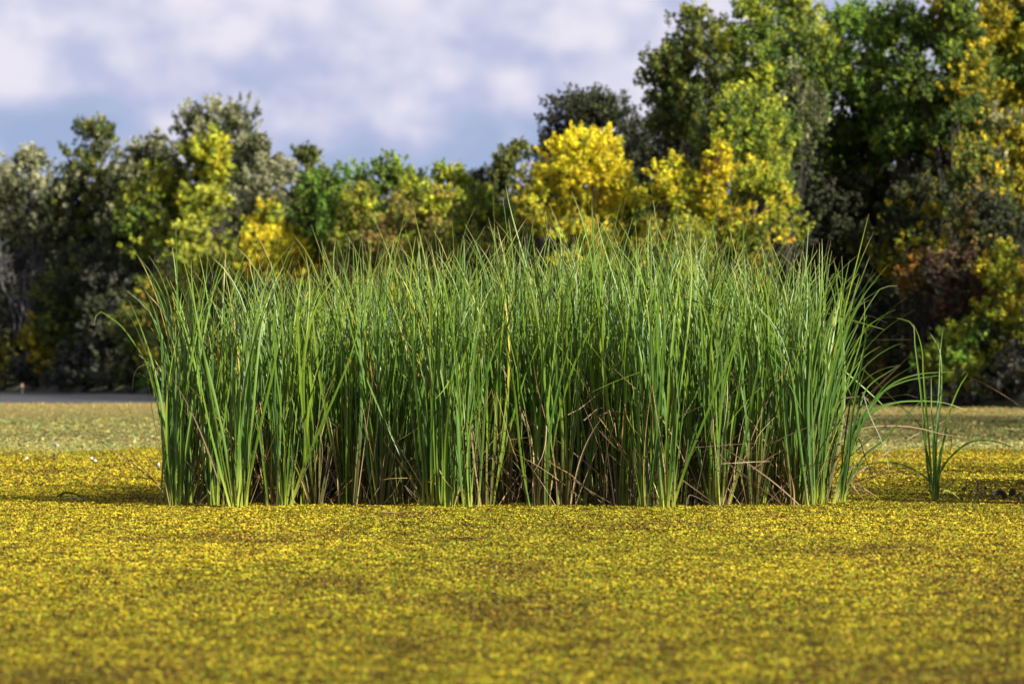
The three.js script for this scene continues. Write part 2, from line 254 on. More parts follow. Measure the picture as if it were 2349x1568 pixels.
  if (name.includes('shrub')) for (const L of lobes.slice(0, 7)) wood.push(limb(foot.clone().add(V((r() - 0.5) * 0.5, 0, (r() - 0.5) * 0.5)), V(L.p.x, L.p.y - ground, L.p.z), tr * 0.7, tr * 0.15, R * 0.2, r));
  else { wood.push(limb(foot, fork, tr, tr * 0.7, R * 0.1, r, 7)); for (const L of lobes.slice(0, 12)) wood.push(limb(fork.clone().multiplyScalar(0.7 + 0.3 * r()), V(L.p.x, L.p.y - ground, L.p.z), tr * 0.5, tr * 0.1, R * 0.25, r)); }
  part('trunk', mergeGeometries(wood), MAT.bark, g);
  return g;
}
const T = (...a) => tree('broadleaf_tree', ...a), S = (...a) => tree('shrub', ...a), Y = (...a) => tree('poplar_tree', ...a);
// left bank, back row to front
Y(505, 222, 215, 480, 14, 'sage', 'tall round grey-green tree standing above the left wood', { tips: 0.5 });
T(590, 300, 110, 520, 13, 'sage', 'lower grey-green shoulder tree right of the tall round grey-green one', { tips: 0.3 });
Y(215, 272, 150, 640, 9, 'deep', 'tall dark green tree with pointed top in the left wood', { mix: 'sage', tips: 0.5 });
T(300, 320, 130, 640, 10, 'sage', 'grey-green tree between the pointed dark tree and the yellow-green one', { mix: 'deep' });
T(350, 298, 110, 560, 12, 'sage', 'silvery grey-green treetop left of the tall round tree', { tips: 0.6 });
T(60, 338, 190, 620, 6, 'sage', 'silver-tipped willow at the left edge of the photo', { tips: 0.9 });
T(-30, 350, 170, 640, 7, 'sage', 'silver-tipped willow cut off by the left edge', { tips: 0.9 });
T(150, 375, 150, 660, 6, 'sage', 'dull grey-green tree beside the silver-tipped willow', { mix: 'dark', mixShare: 0.5 });
Y(470, 296, 130, 520, 9, 'lime', 'yellow-green tree with two pointed tops before the tall round tree', { mix: 'gold', tips: 0.7 });
T(370, 372, 190, 600, 6, 'lime', 'broad yellow-green tree left of the two pointed yellow-green tops', { mix: 'green', tips: 0.55 });
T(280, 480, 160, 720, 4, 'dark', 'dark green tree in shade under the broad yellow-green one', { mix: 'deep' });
T(700, 342, 90, 520, 16, 'deep', 'dark green treetop behind the silvery bushy tree', { tips: 0.4 });
T(620, 368, 180, 600, 9, 'sage', 'silvery bushy tree right of the yellow-green tops', { tips: 0.85 });
T(730, 395, 130, 640, 7, 'bright', 'fresh green tree left of the low middle treeline', { mix: 'green' });
T(800, 375, 130, 560, 11, 'bright', 'green treetop of the low middle treeline, nearest the fresh green tree', { tips: 0.5 });
T(890, 362, 150, 560, 11, 'green', 'highest green treetop of the low middle treeline', { mix: 'bright', tips: 0.75 });
T(960, 390, 110, 560, 10, 'green', 'green treetop right of the highest green one in the middle', { mix: 'lime' });
T(1030, 378, 120, 560, 11, 'lime', 'yellow-green treetop above the orange-brown foliage in the middle', { mix: 'bright', tips: 0.6 });
T(1105, 388, 120, 560, 14, 'dark', 'dark treetop in the notch left of the dark round tree');
T(1180, 328, 110, 560, 12, 'deep', 'small dark green tree stepping up to the dark round tree', { tips: 0.5 });
T(490, 438, 165, 680, 1.5, 'pale', 'pale yellow-green bushy tree above the reeds at left', { tips: 0.7 });
T(605, 462, 100, 640, 3, 'yellow', 'small yellow tree behind the brightest yellow bush at left', { mix: 'lime' });
T(612, 528, 110, 660, 0.2, 'yellow', 'left half of the brightest yellow bushes just above the reeds', { tips: 0.8, density: 1.2 });
T(678, 520, 110, 650, 0.6, 'yellow', 'right half of the brightest yellow bushes just above the reeds', { tips: 0.8, density: 1.2 });
T(715, 470, 130, 700, 8, 'bright', 'green tree between the yellow bush and the brown foliage', { mix: 'green' });
T(830, 430, 150, 680, 5, 'olive', 'olive tree with brown patches left of middle', { mix: 'lime', mixShare: 0.35, tips: 0.6 });
T(910, 448, 130, 680, 3, 'brown', 'tan and brown tree above the middle of the reeds', { mix: 'olive', mixShare: 0.45, tips: 0.6 });
T(960, 420, 120, 640, 7, 'lime', 'yellow-olive tree between the tan tree and the orange-brown one', { mix: 'olive', mixShare: 0.5 });
T(1030, 430, 120, 640, 7, 'brown', 'orange-brown tree under the yellow-green treetop', { mix: 'lime', mixShare: 0.5, tips: 0.6 });
T(1110, 430, 140, 680, 5, 'green', 'green tree left of the bright yellow tree', { mix: 'lime', mixShare: 0.4, tips: 0.6 });
T(1130, 520, 150, 700, 2, 'olive', 'dull olive bushy tree low beside the bright yellow tree', { mix: 'green' });
T(1000, 530, 170, 720, 2, 'olive', 'olive bushy tree low above the middle of the reeds', { mix: 'green', tips: 0.6 });
T(850, 540, 170, 720, 2, 'green', 'green and tan bushy tree low behind the reeds left of middle', { mix: 'brown', tips: 0.6 });
// the middle: bright yellow trees before dark ones
T(1350, 216, 265, 520, 18, 'dark', 'dark round tree behind the bright yellow tree', { tips: 0.1, density: 1.2 });  // cloud shadow on this crown is painted in by the dark leaf colour
T(1290, 290, 120, 520, 17, 'dark', 'dark lower crown at the left side of the dark round tree', { tips: 0.1 });
T(1475, 262, 185, 520, 18, 'dark', 'dark crown between the dark round tree and the tall right poplars', { tips: 0.1 });
T(1340, 298, 225, 520, 1.2, 'yellow', 'large bright yellow tree in the middle of the far bank', { mix: 'gold', mixShare: 0.35, tips: 0.75 });
T(1245, 385, 130, 560, 4, 'gold', 'golden lower crown at the left foot of the large bright yellow tree', { mix: 'olive' });
T(1440, 395, 130, 600, 7, 'gold', 'yellow-green crown at the right foot of the large yellow tree', { mix: 'green', mixShare: 0.3 });
T(1330, 492, 150, 680, -1.5, 'autumn', 'mixed ochre and green bush low before the large yellow tree', { mix: 'gold' });
Y(1535, 352, 115, 600, 8, 'gold', 'upright yellow tree with several spires right of the bright yellow one', { mix: 'green', mixShare: 0.25, tips: 0.8 });
Y(1590, 395, 100, 640, 5, 'lime', 'narrow yellow-green tree left of the orange-topped one', { mix: 'yellow' });
Y(1660, 330, 90, 560, 6, 'yellow', 'orange-yellow treetop rising over the yellow-green tree', { mix: 'orange', mixShare: 0.2 });
T(1745, 372, 190, 600, 3, 'lime', 'yellow-green tree with a dark forked trunk', { mix: 'autumn', mixShare: 0.4, tips: 0.5, trunk: 1.3 });
T(1560, 500, 200, 700, 2.5, 'lime', 'yellow and green bush low behind the tallest reeds', { mix: 'olive', mixShare: 0.5 });
T(1700, 540, 170, 720, 2, 'olive', 'dull olive bush low under the tree with the forked trunk', { mix: 'autumn' });
// right wood: tall poplars
Y(1590, 18, 215, 330, 13, 'deep', 'tall poplar with ragged left side at the edge of the right wood', { mix: 'green', mixShare: 0.3, tips: 0.55 });
Y(1545, 130, 110, 300, 12, 'deep', 'side branch crown low on the ragged left side of the right wood', { tips: 0.3 });
Y(1725, -10, 140, 330, 13, 'green', 'tall narrow yellow-green poplar second from the ragged edge', { mix: 'lime', mixShare: 0.4, tips: 0.5 });
Y(1830, -30, 220, 330, 12, 'green', 'tall broad yellow-green poplar reaching the top edge', { mix: 'lime', mixShare: 0.4, tips: 0.5 });
Y(1960, 2, 185, 360, 4, 'bright', 'fresh green poplar beside the darker green one at the top', { mix: 'green', mixShare: 0.4, tips: 0.6 });
Y(2080, -4, 200, 360, 4, 'green', 'green poplar at the top between the fresh green and golden ones', { mix: 'bright', mixShare: 0.3, tips: 0.6 });
Y(2170, -60, 190, 360, 5, 'green', 'green poplar touching the golden one at the top edge', { mix: 'autumn' });
Y(2290, -90, 240, 420, 15, 'autumn', 'tall golden poplar in the top corner', { tips: 0.8, density: 1.6 });
Y(2400, -60, 200, 520, 16, 'gold', 'golden tree cut off by the edge of the photo in the top corner', { mix: 'green', density: 1.4 });
T(2225, 70, 170, 420, 11, 'autumn', 'green and gold tree just left below the golden corner poplar', { mix: 'green', density: 1.3 });
T(2240, 330, 150, 560, 3, 'deep', 'dark green crown in front of the trunk below the golden corner poplar', { mix: 'autumn', mixShare: 0.3 });
T(1570, 260, 160, 460, 15, 'dark', 'dark shaded tree under the ragged poplar', { tips: 0.1 });
T(1730, 210, 230, 420, 9, 'green', 'mid green rounded tree under the tall poplars', { mix: 'lime', tips: 0.6 });
T(1640, 270, 130, 440, 8, 'deep', 'dark green tree left under the mid green rounded one', { mix: 'green' });
T(1800, 150, 180, 380, 11, 'sage', 'dull grey-green crown between the tall poplars', { mix: 'deep', tips: 0.25 });
T(1890, 270, 150, 520, 6, 'bright', 'yellow-green tree at the edge of the dark right wood', { mix: 'lime', tips: 0.6 });
T(1950, 235, 180, 520, 3.5, 'green', 'green tree sunk between poplars and dark wood', { mix: 'deep', mixShare: 0.6 });
T(2060, 235, 230, 560, 6, 'dark', 'large dark tree filling the middle of the right wood', { mix: 'deep', mixShare: 0.5, tips: 0.35 });
T(2180, 225, 170, 520, 6, 'deep', 'dark green tree left of the golden corner tree', { mix: 'dark', mixShare: 0.5 });
T(2320, 250, 200, 560, 9, 'autumn', 'gold and green tree under the golden corner poplar', { mix: 'sage', mixShare: 0.3 });
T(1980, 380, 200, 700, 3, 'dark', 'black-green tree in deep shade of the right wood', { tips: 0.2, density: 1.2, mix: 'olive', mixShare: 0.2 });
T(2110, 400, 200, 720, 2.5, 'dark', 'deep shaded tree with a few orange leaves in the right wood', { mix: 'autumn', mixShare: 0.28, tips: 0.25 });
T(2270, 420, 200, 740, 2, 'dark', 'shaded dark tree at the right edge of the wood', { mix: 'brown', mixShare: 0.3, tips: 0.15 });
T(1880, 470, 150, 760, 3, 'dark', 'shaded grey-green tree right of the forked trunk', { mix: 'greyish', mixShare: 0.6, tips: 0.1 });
// undergrowth along the right bank
const U = 'undergrowth';
S(2110, 580, 150, 668, -0.8, 'orange', 'orange shrub in front of the dark right wood', { leaf: 2.9, mix: 'brown', mixShare: 0.5, tips: 0.25 });
S(2200, 570, 165, 760, 0.2, 'rust', 'rust-red shrub right of the orange one', { leaf: 2.9, tips: 0.2 });
S(2310, 560, 130, 780, 0.8, 'lime', 'yellow-green shrub at the right edge above the bank', { mix: 'autumn' });
S(2215, 738, 200, 928, -0.6, 'lime', 'round yellow-green shrub at the waterline by the lone reed', { mix: 'bright', leaf: 2.9 });
S(2340, 800, 130, 930, 0.3, 'greyish', 'grey-green shrub at the waterline at the right edge');
S(2090, 720, 140, 925, 1, 'dark', 'dark shrub left of the round yellow-green one', { mix: 'brown', mixShare: 0.3 });
S(1980, 640, 170, 925, 1, 'dark', 'black-green shrub behind the leaning reeds', { mix: 'greyish', tips: 0.1 });
S(2030, 780, 150, 928, 0.3, 'dark', 'low dark shrub at the waterline behind the leaning reeds', { mix: 'brown', tips: 0.1 });
S(1900, 680, 130, 925, 0.8, 'dark', 'dark shrub half hidden by the right end of the reed stand', { mix: 'greyish' });
S(2150, 640, 120, 800, 1.6, 'greyish', 'dull grey shrub between the orange and the rust-red shrub', { tips: 0.1 });
S(2300, 720, 110, 900, 0.6, 'dark', 'dark shrub behind the right edge grey-green shrub', { mix: 'autumn', mixShare: 0.25 });
// undergrowth along the left bank
S(120, 730, 130, 850, 0.6, 'autumn', 'golden olive shrub low on the left bank', { tips: 0.5 });
S(20, 740, 110, 890, 0.4, 'olive', 'olive shrub at the left edge by the water', { mix: 'dark' });
S(60, 560, 160, 800, 2.5, 'greyish', 'grey leafless-looking thicket at the left edge', { density: 0.6, tips: 0.2 });
S(170, 560, 170, 800, 2, 'dark', 'dark green shrub above the golden olive one', { mix: 'deep' });
S(260, 610, 150, 830, 1.5, 'dark', 'dark green shrub left of the reed stand', { mix: 'greyish' });
S(200, 770, 150, 893, 0.3, 'greyish', 'grey-green shrub hanging over the water left of the reeds', { mix: 'dark' });
S(90, 810, 140, 893, 0.2, 'greyish', 'low grey shrub at the waterline near the left edge', { mix: 'dark' });
S(300, 800, 120, 893, 0.3, 'dark', 'low dark shrub at the waterline beside the reeds', { mix: 'deep' });
S(340, 640, 150, 860, 1, 'deep', 'dark olive shrub just left behind the reeds', { mix: 'autumn', mixShare: 0.3 });
S(420, 600, 150, 880, 1, 'olive', 'olive shrub behind the left end of the reeds', { mix: 'green' });
S(10, 840, 120, 894, 0.1, 'dark', 'low dark shrub at the waterline at the left edge', { mix: 'greyish', density: 1.2 });
S(150, 838, 110, 894, 0.1, 'greyish', 'low grey-green shrub at the waterline right of the pale-topped stake', { mix: 'dark', density: 1.2 });
S(250, 835, 110, 894, 0.1, 'dark', 'low dark shrub at the waterline left of the fresh green bank plants', { mix: 'greyish', density: 1.2 });
S(345, 862, 100, 893, -0.3, 'bright', 'low fresh green bank plants left of the reeds', { tips: 0.1 });
for (let k = 0; k < 11; k++) S(490 + k * 125, 640 + 40 * Math.sin(k * 2.1), 190, 905, 0.8 + (k % 3), ['deep', 'olive', 'dark', 'autumn'][k % 4], 'shrub mostly hidden behind the reed stand', { group: 'shrubs behind the reed stand', density: 0.4, mix: 'dark' });
// farther trees close the wood, and the wood goes on outside the photograph and shades the bank
const DEEP = ['silver-tipped willow', 'dull grey-green tree', 'pointed dark tree', 'broad yellow-green tree', 'pale yellow-green bushy tree', 'silvery bushy tree', 'fresh green tree', 'low middle treeline', 'tan tree', 'orange-brown tree', 'dull green tree', 'large bright yellow tree', 'several yellow spires', 'forked trunk', 'yellow-green edge tree', 'large dark tree', 'gold and green tree'];
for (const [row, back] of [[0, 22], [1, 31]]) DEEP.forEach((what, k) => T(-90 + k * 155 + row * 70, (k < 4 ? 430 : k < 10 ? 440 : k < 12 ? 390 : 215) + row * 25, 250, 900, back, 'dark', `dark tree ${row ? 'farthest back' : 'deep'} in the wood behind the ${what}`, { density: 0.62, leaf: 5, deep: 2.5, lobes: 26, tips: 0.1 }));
[[24.5, -104, 13], [23.5, -97, 12], [17.5, -76, 13], [16.8, -70, 13], [16.2, -63, 13], [16, -57, 12], [15.8, -51.5, 11], [27, -100, 14], [20, -66, 13]].forEach(([x, z, h]) => { const D = -z, w = 7.5 / D * FOC; T(MIDX + x / D * FOC, HORIZON - (h - EYE) / D * FOC, w, HORIZON + (EYE - 1.2) / D * FOC, 0, 'deep', 'tree on the bank that continues past the right edge', { depth: D, group: 'trees on the bank past the right edge', leaf: 7 }); });

// ---------------------------------------------------------------- bare grey twigs
function bareShrub(px, top, w, bot, back, label, seed) {
  const r = rng(seed), D = shore(px) + back, m = D / FOC, g = base('bare_shrub', V((px - MIDX) * m, 0.3, -D), label, 'shrub'), H = EYE + (HORIZON - top) * m - 0.3, B = Math.max(0, EYE + (HORIZON - bot) * m - 0.3), R = w / 2 * m;
  for (let k = 0; k < 9; k++) {
    const a = V((r() - 0.5) * R * 0.6, B * 0.9, (r() - 0.5)), b = V((r() - 0.5) * 2 * R, lerp(B, H, 0.55 + 0.45 * r()), (r() - 0.5) * 2), list = [limb(a, b, 0.035, 0.012, R * 0.5, r)];
    for (let q = 0; q < 12; q++) { const s = a.clone().lerp(b, 0.35 + 0.6 * r()); list.push(limb(s, s.clone().add(V((r() - 0.5) * R * 0.8, (r() - 0.2) * R * 0.5, (r() - 0.5))), 0.016, 0.007, R * 0.2, r, 4)); }
    part('branch', mergeGeometries(list), MAT.twig, g);
  }
}
bareShrub(50, 425, 150, 760, 0.4, 'bare grey branches at the left edge of the wood', 71);
bareShrub(2170, 560, 190, 720, 0.2, 'bare grey branches over the rust-red shrub', 72);

// ---------------------------------------------------------------- the reed stand
// a leaf: a strip with a shallow keel along a curve
const GREEN = [[0.084, 0.18, 0.016], [0.115, 0.22, 0.018], [0.06, 0.145, 0.02], [0.15, 0.25, 0.02], [0.08, 0.17, 0.034], [0.1, 0.2, 0.015]];
const DRY = [[0.34, 0.235, 0.1], [0.22, 0.135, 0.055], [0.42, 0.32, 0.17], [0.15, 0.08, 0.035], [0.36, 0.25, 0.05], [0.1, 0.06, 0.03]];
function strip(pts, width, psi, twist, r, o = {}) {
  const n = pts.length - 1, pos = [], col = [], idx = [], Tn = V(0, 0, 0), W = V(Math.cos(psi), 0, Math.sin(psi)), N = V(0, 0, 0), c0 = o.dry ? DRY[Math.floor(r() * DRY.length)] : GREEN[Math.floor(r() * GREEN.length)], j = 0.8 + 0.4 * r();
  const tipDry = o.dry ? 0 : r() < 0.25 ? 0.03 + 0.09 * r() * r() : 0.01, foot = o.foot ?? 0.13, yellow = !o.dry && !o.green && r() < 0.03 ? 0.8 : 0;
  for (let k = 0; k <= n; k++) {
    const s = k / n; Tn.subVectors(pts[Math.min(n, k + 1)], pts[Math.max(0, k - 1)]).normalize();
    W.addScaledVector(Tn, -W.dot(Tn)).normalize(); if (k) W.applyAxisAngle(Tn, twist / n); N.crossVectors(Tn, W);
    const w = width * (o.dry ? lerp(0.85, 0.5, s) : lerp(0.72, 1, smooth(0, 0.25, s))) * (s > 0.5 ? Math.pow(clamp((1 - s) / 0.5), 0.62) : 1) * 0.5 + 0.0006, keel = w * 0.42, p = pts[k];
    pos.push(p.x - W.x * w, p.y - W.y * w, p.z - W.z * w, p.x + N.x * keel, p.y + N.y * keel, p.z + N.z * keel, p.x + W.x * w, p.y + W.y * w, p.z + W.z * w);
    let c = c0.map((v) => v * j);
    if (!o.dry) {
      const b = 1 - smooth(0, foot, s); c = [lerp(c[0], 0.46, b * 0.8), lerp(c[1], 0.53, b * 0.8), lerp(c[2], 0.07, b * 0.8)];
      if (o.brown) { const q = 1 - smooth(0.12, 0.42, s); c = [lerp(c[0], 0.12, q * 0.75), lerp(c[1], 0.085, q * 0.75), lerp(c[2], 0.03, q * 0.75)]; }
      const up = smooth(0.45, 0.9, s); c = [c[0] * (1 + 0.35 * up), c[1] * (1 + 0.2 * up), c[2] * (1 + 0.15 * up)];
      if (yellow) { const y = smooth(0.25, 0.7, s) * yellow; c = [lerp(c[0], 0.5, y), lerp(c[1], 0.36, y), lerp(c[2], 0.04, y)]; }
      const t = smooth(1 - tipDry * 1.6, 1 - tipDry * 0.6, s); c = [lerp(c[0], 0.42, t), lerp(c[1], 0.38, t), lerp(c[2], 0.14, t)];
    }
    for (let q = 0; q < 3; q++) col.push(...c);
    if (k) { const a = (k - 1) * 3, b = k * 3; idx.push(a, a + 1, b, a + 1, b + 1, b, a + 1, a + 2, b + 1, a + 2, b + 2, b + 1); }
  }
  const g = geoFrom(pos, idx, col); g.computeVertexNormals(); return g;
}
function bladePath(r, x, z, az, lean, bend, L, power, fold) {
  const n = 17, p = V(x, -0.04, z), pts = [p.clone()], foldAt = fold ? 0.6 + 0.32 * r() : 2, foldBy = fold ? 1.75 + 0.9 * r() : 0, bx = (r() - 0.5) * 0.33, bz = (r() - 0.5) * 0.33, ph = r() * 6.283, wv = 0.02 + 0.075 * r(), late = (r() - 0.5) * 2.2, la = r() * 6.283;
  for (let k = 1; k <= n; k++) {
    const s = (k - 0.5) / n, th = lean + bend * Math.pow(s, power) + (s > foldAt ? foldBy : 0), e = late * Math.pow(s, 5);
    const d = V(Math.sin(th) * Math.cos(az) + bx * s + wv * Math.sin(ph + s * 6) + e * Math.cos(la), Math.cos(th), Math.sin(th) * Math.sin(az) + bz * s + wv * Math.cos(ph + s * 5) + e * Math.sin(la)).normalize();
    p.addScaledVector(d, L / n); pts.push(p.clone());
  }
  return pts;
}
function cattail(seed, o = {}) {                 // a plant 2.1 m tall at its foot
  const r = rng(seed), g = new THREE.Group(); g.name = 'cattail_plant'; tag(g, null, 'cattail');
  const n = o.n ?? 14 + Math.floor(r() * 8), spread = o.spread ?? 0.05 + 0.06 * r(), fan = o.fan ?? 1;
  for (let k = 0; k < n; k++) {
    const az = r() * 6.283, q = Math.sqrt(r()), L = (0.54 + 0.46 * Math.pow(r(), 0.55)) * (r() < 0.1 ? 1.1 : 1) * 2.2, lean = (0.01 + 0.11 * q * r() + (r() < 0.32 ? 0.2 * r() : 0)) * fan, bend = (0.03 + 0.48 * r() * r()) * (r() < 0.14 ? 2.3 : 1) * (r() < 0.25 ? -0.7 : 1), fold = r() < 0.1;
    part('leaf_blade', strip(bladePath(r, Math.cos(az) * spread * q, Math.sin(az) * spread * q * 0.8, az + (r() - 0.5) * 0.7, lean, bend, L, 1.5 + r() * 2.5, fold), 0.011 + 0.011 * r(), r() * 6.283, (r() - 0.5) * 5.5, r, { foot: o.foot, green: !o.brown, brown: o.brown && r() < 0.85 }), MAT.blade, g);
  }
  const nd = o.dry ?? 6 + Math.floor(r() * 6);
  for (let k = 0; k < nd; k++) {
    const az = r() * 6.283, L = 0.5 + 1.15 * r(), lean = r() < 0.6 ? 0.06 + 0.25 * r() : 0.35 + 0.7 * r(), fold = r() < 0.35;
    part('dry_leaf', strip(bladePath(r, Math.cos(az) * spread, Math.sin(az) * spread, az, lean, 0.1 + 0.7 * r(), L, 1.3, fold), 0.006 + 0.008 * r(), r() * 6.283, (r() - 0.5) * 5, r, { dry: true }), MAT.dry, g);
  }
  return g;
}
const KINDS = Array.from({ length: 14 }, (_, k) => cattail(300 + k, { brown: true, foot: 0.06 }));
const FANS = [cattail(401, { n: 24, spread: 0.075, fan: 1.1, dry: 2, foot: 0.24 }), cattail(402, { n: 20, spread: 0.06, fan: 0.9, dry: 3 }), cattail(403, { n: 14, spread: 0.05, fan: 0.7, dry: 2 }), cattail(404, { n: 10, spread: 0.035, fan: 0.6, dry: 1 }), cattail(405, { n: 22, spread: 0.07, fan: 1.4, dry: 3, foot: 0.22 })];
const TOPS = [[360, 640], [400, 590], [430, 560], [480, 585], [560, 565], [650, 590], [710, 585], [760, 600], [800, 548], [850, 545], [950, 560], [1040, 530], [1100, 545], [1200, 540], [1290, 520], [1350, 500], [1480, 505], [1530, 520], [1600, 520], [1680, 560], [1760, 565], [1840, 545], [1875, 545], [1910, 620], [1990, 690]];
function topAt(px) { for (let k = 1; k < TOPS.length; k++) if (px < TOPS[k][0]) return lerp(TOPS[k - 1][1], TOPS[k][1], clamp((px - TOPS[k - 1][0]) / (TOPS[k][0] - TOPS[k - 1][0]))); return TOPS.at(-1)[1]; }
const used = new Set();
function plant(kind, x, z, label, group, r, hs = 1, tall) {
  const fresh = !used.has(kind), o = fresh ? kind : kind.clone(); used.add(kind);
  o.name = numbered('cattail_plant'); scene.add(o); o.userData = { label, category: 'cattail' }; if (group) o.userData.group = group;
  const H = tall ?? EYE + (HORIZON - topAt(MIDX - x / z * FOC)) / FOC * -z, s = H / 2.1 * hs;
  o.position.set(x, 0, z); o.rotation.y = r() * 6.283; o.scale.set(0.95 + 0.15 * r(), s, 0.95 + 0.15 * r()); return o;
}
{
  const r = rng(9);
  // front row, each at the place where its foot meets the water
  const front = [[402, 1164, 2, 'thick dark green cattail plant at the left end of the stand'], [432, 1160, 3, 'thin cattail plant just right of the left end plant'], [468, 1158, 2, 'cattail plant half in shade between the left end and the first bright fan'], [497, 1163, 2, 'cattail plant left of the large bright fan with yellow-green foot'],
    [545, 1167, 0, 'large bright cattail fan with yellow-green foot near the left end'], [520, 1155, 3, 'slim cattail behind the large bright fan'], [655, 1163, 4, 'wide cattail fan with bright foot, second from the left'], [692, 1161, 2, 'cattail plant close right of the second bright fan'], [605, 1152, 1, 'dark cattail plant between the two bright fans at left'],
    [815, 1158, 1, 'cattail plant right of the see-through gap'], [873, 1162, 2, 'upright cattail plant with several pale leaves right of the gap'], [905, 1158, 3, 'dark slim cattail plant left of the leaning pale fan'], [985, 1165, 4, 'pale cattail fan leaning left near the middle'], [1020, 1166, 1, 'thick upright dark green cattail plant near the middle'],
    [1045, 1163, 3, 'short-footed yellow-green cattail plant right of the thick upright one'], [1080, 1167, 2, 'bright yellow-footed cattail plant at the front of the middle'], [1150, 1157, 1, 'cattail plant behind fallen straw right of middle'], [1250, 1160, 3, 'slim pair of cattail leaves in front of the dark hollow'], [1332, 1161, 3, 'slim cattail plant at the right side of the dark hollow'],
    [1425, 1163, 2, 'upright cattail plant right of the dark hollow'], [1467, 1162, 3, 'cattail plant with yellow stem behind the bright right fan'], [1482, 1166, 1, 'cattail plant left beside the bright right fan'], [1532, 1167, 4, 'bright cattail fan leaning right, with yellow foot'], [1620, 1160, 1, 'dark cattail plant over crossed straws at right'], [1648, 1163, 0, 'broad cattail plant with crossed straws at its foot'],
    [1700, 1157, 2, 'cattail plant between the crossed straws and the right end'], [1745, 1158, 3, 'slim cattail plant left of the right end plants'], [1835, 1161, 2, 'tall cattail plant near the right end of the stand'], [1862, 1163, 3, 'tall bright cattail plant at the right end of the stand'], [1882, 1160, 3, 'last tall cattail plant at the right end before the leaning leaves']];
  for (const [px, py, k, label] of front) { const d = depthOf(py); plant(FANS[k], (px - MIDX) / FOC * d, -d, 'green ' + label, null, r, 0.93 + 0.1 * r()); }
  // the body of the stand: each plant is told by the front plant that it stands behind
  const nick = ['left end plant', 'thin plant near the left end', 'half shaded plant at left', 'plant left of the first bright fan', 'first large bright fan', 'slim plant behind the first fan', 'second bright fan', 'plant right of the second fan', 'dark plant between both fans', 'plant right of the gap', 'upright pale-leaved plant', 'dark slim plant', 'pale fan leaning left', 'thick upright plant', 'short yellow-green plant', 'bright yellow-footed plant', 'plant behind the fallen straw', 'slim pair before the hollow', 'slim plant right of the hollow', 'upright plant right of the hollow', 'yellow-stemmed plant', 'plant beside the right fan', 'bright fan leaning right', 'plant over crossed straws', 'broad plant with crossed straws', 'plant right of the crossed straws', 'slim plant near the right end', 'tall plant near the right end', 'tall bright right end plant', 'last tall right end plant'];
  const spots = [], inside = (x, d) => { const px = MIDX + x / d * FOC; if (px < 385 || px > 1905) return 0; if (px < 620) return d < 30.4 ? (px < 405 ? 0.12 : 0.3) : 0.08; if (px > 725 && px < 795) return d < 30.2 ? 0.18 : 0.16; if (px > 1780) return d < 31 ? 0.8 : 0.3; return 1; };
  for (let k = 0; k < 9000 && spots.length < 185; k++) { const x = lerp(-2.75, 2.55, r()), d = 29.1 + 3.5 * Math.pow(r(), 1.1); if (r() > inside(x, d) || spots.some(([a, b]) => (a - x) ** 2 + (b - d) ** 2 < 0.2 ** 2)) continue; spots.push([x, d]); }
  spots.sort((a, b) => a[1] - b[1]);
  const rank = nick.map(() => 0), NTH = ['first', 'second', 'third', 'fourth', 'fifth', 'sixth', 'seventh', 'eighth', 'ninth', 'tenth', 'eleventh', 'twelfth', 'thirteenth', 'fourteenth', 'fifteenth', 'sixteenth'];
  spots.forEach(([x, d], k) => {
    const px = MIDX + x / d * FOC; let b = 0; front.forEach((f, q) => { if (Math.abs(f[0] - px) < Math.abs(front[b][0] - px)) b = q; });
    plant(KINDS[k % 14], x, -d, `${NTH[rank[b]++]} green cattail plant in depth behind the ${nick[b]}`, null, r, 0.87 + 0.2 * r());
  });
  // the next stand, just past the right edge, whose shadow crosses the water
  for (let k = 0; k < 56; k++) { const d = k < 42 ? lerp(28.6, 35.0, k / 42 + 0.02 * r()) : lerp(37.2, 41.0, (k - 42) / 14), x = d * 0.1335 + 0.55 + 0.8 * r(); plant(FANS[k % 2], x, -d, 'cattail plant of the next stand past the right edge', 'cattail plants of the next stand', r, 0.9 + 0.2 * r(), 2.0); }
}
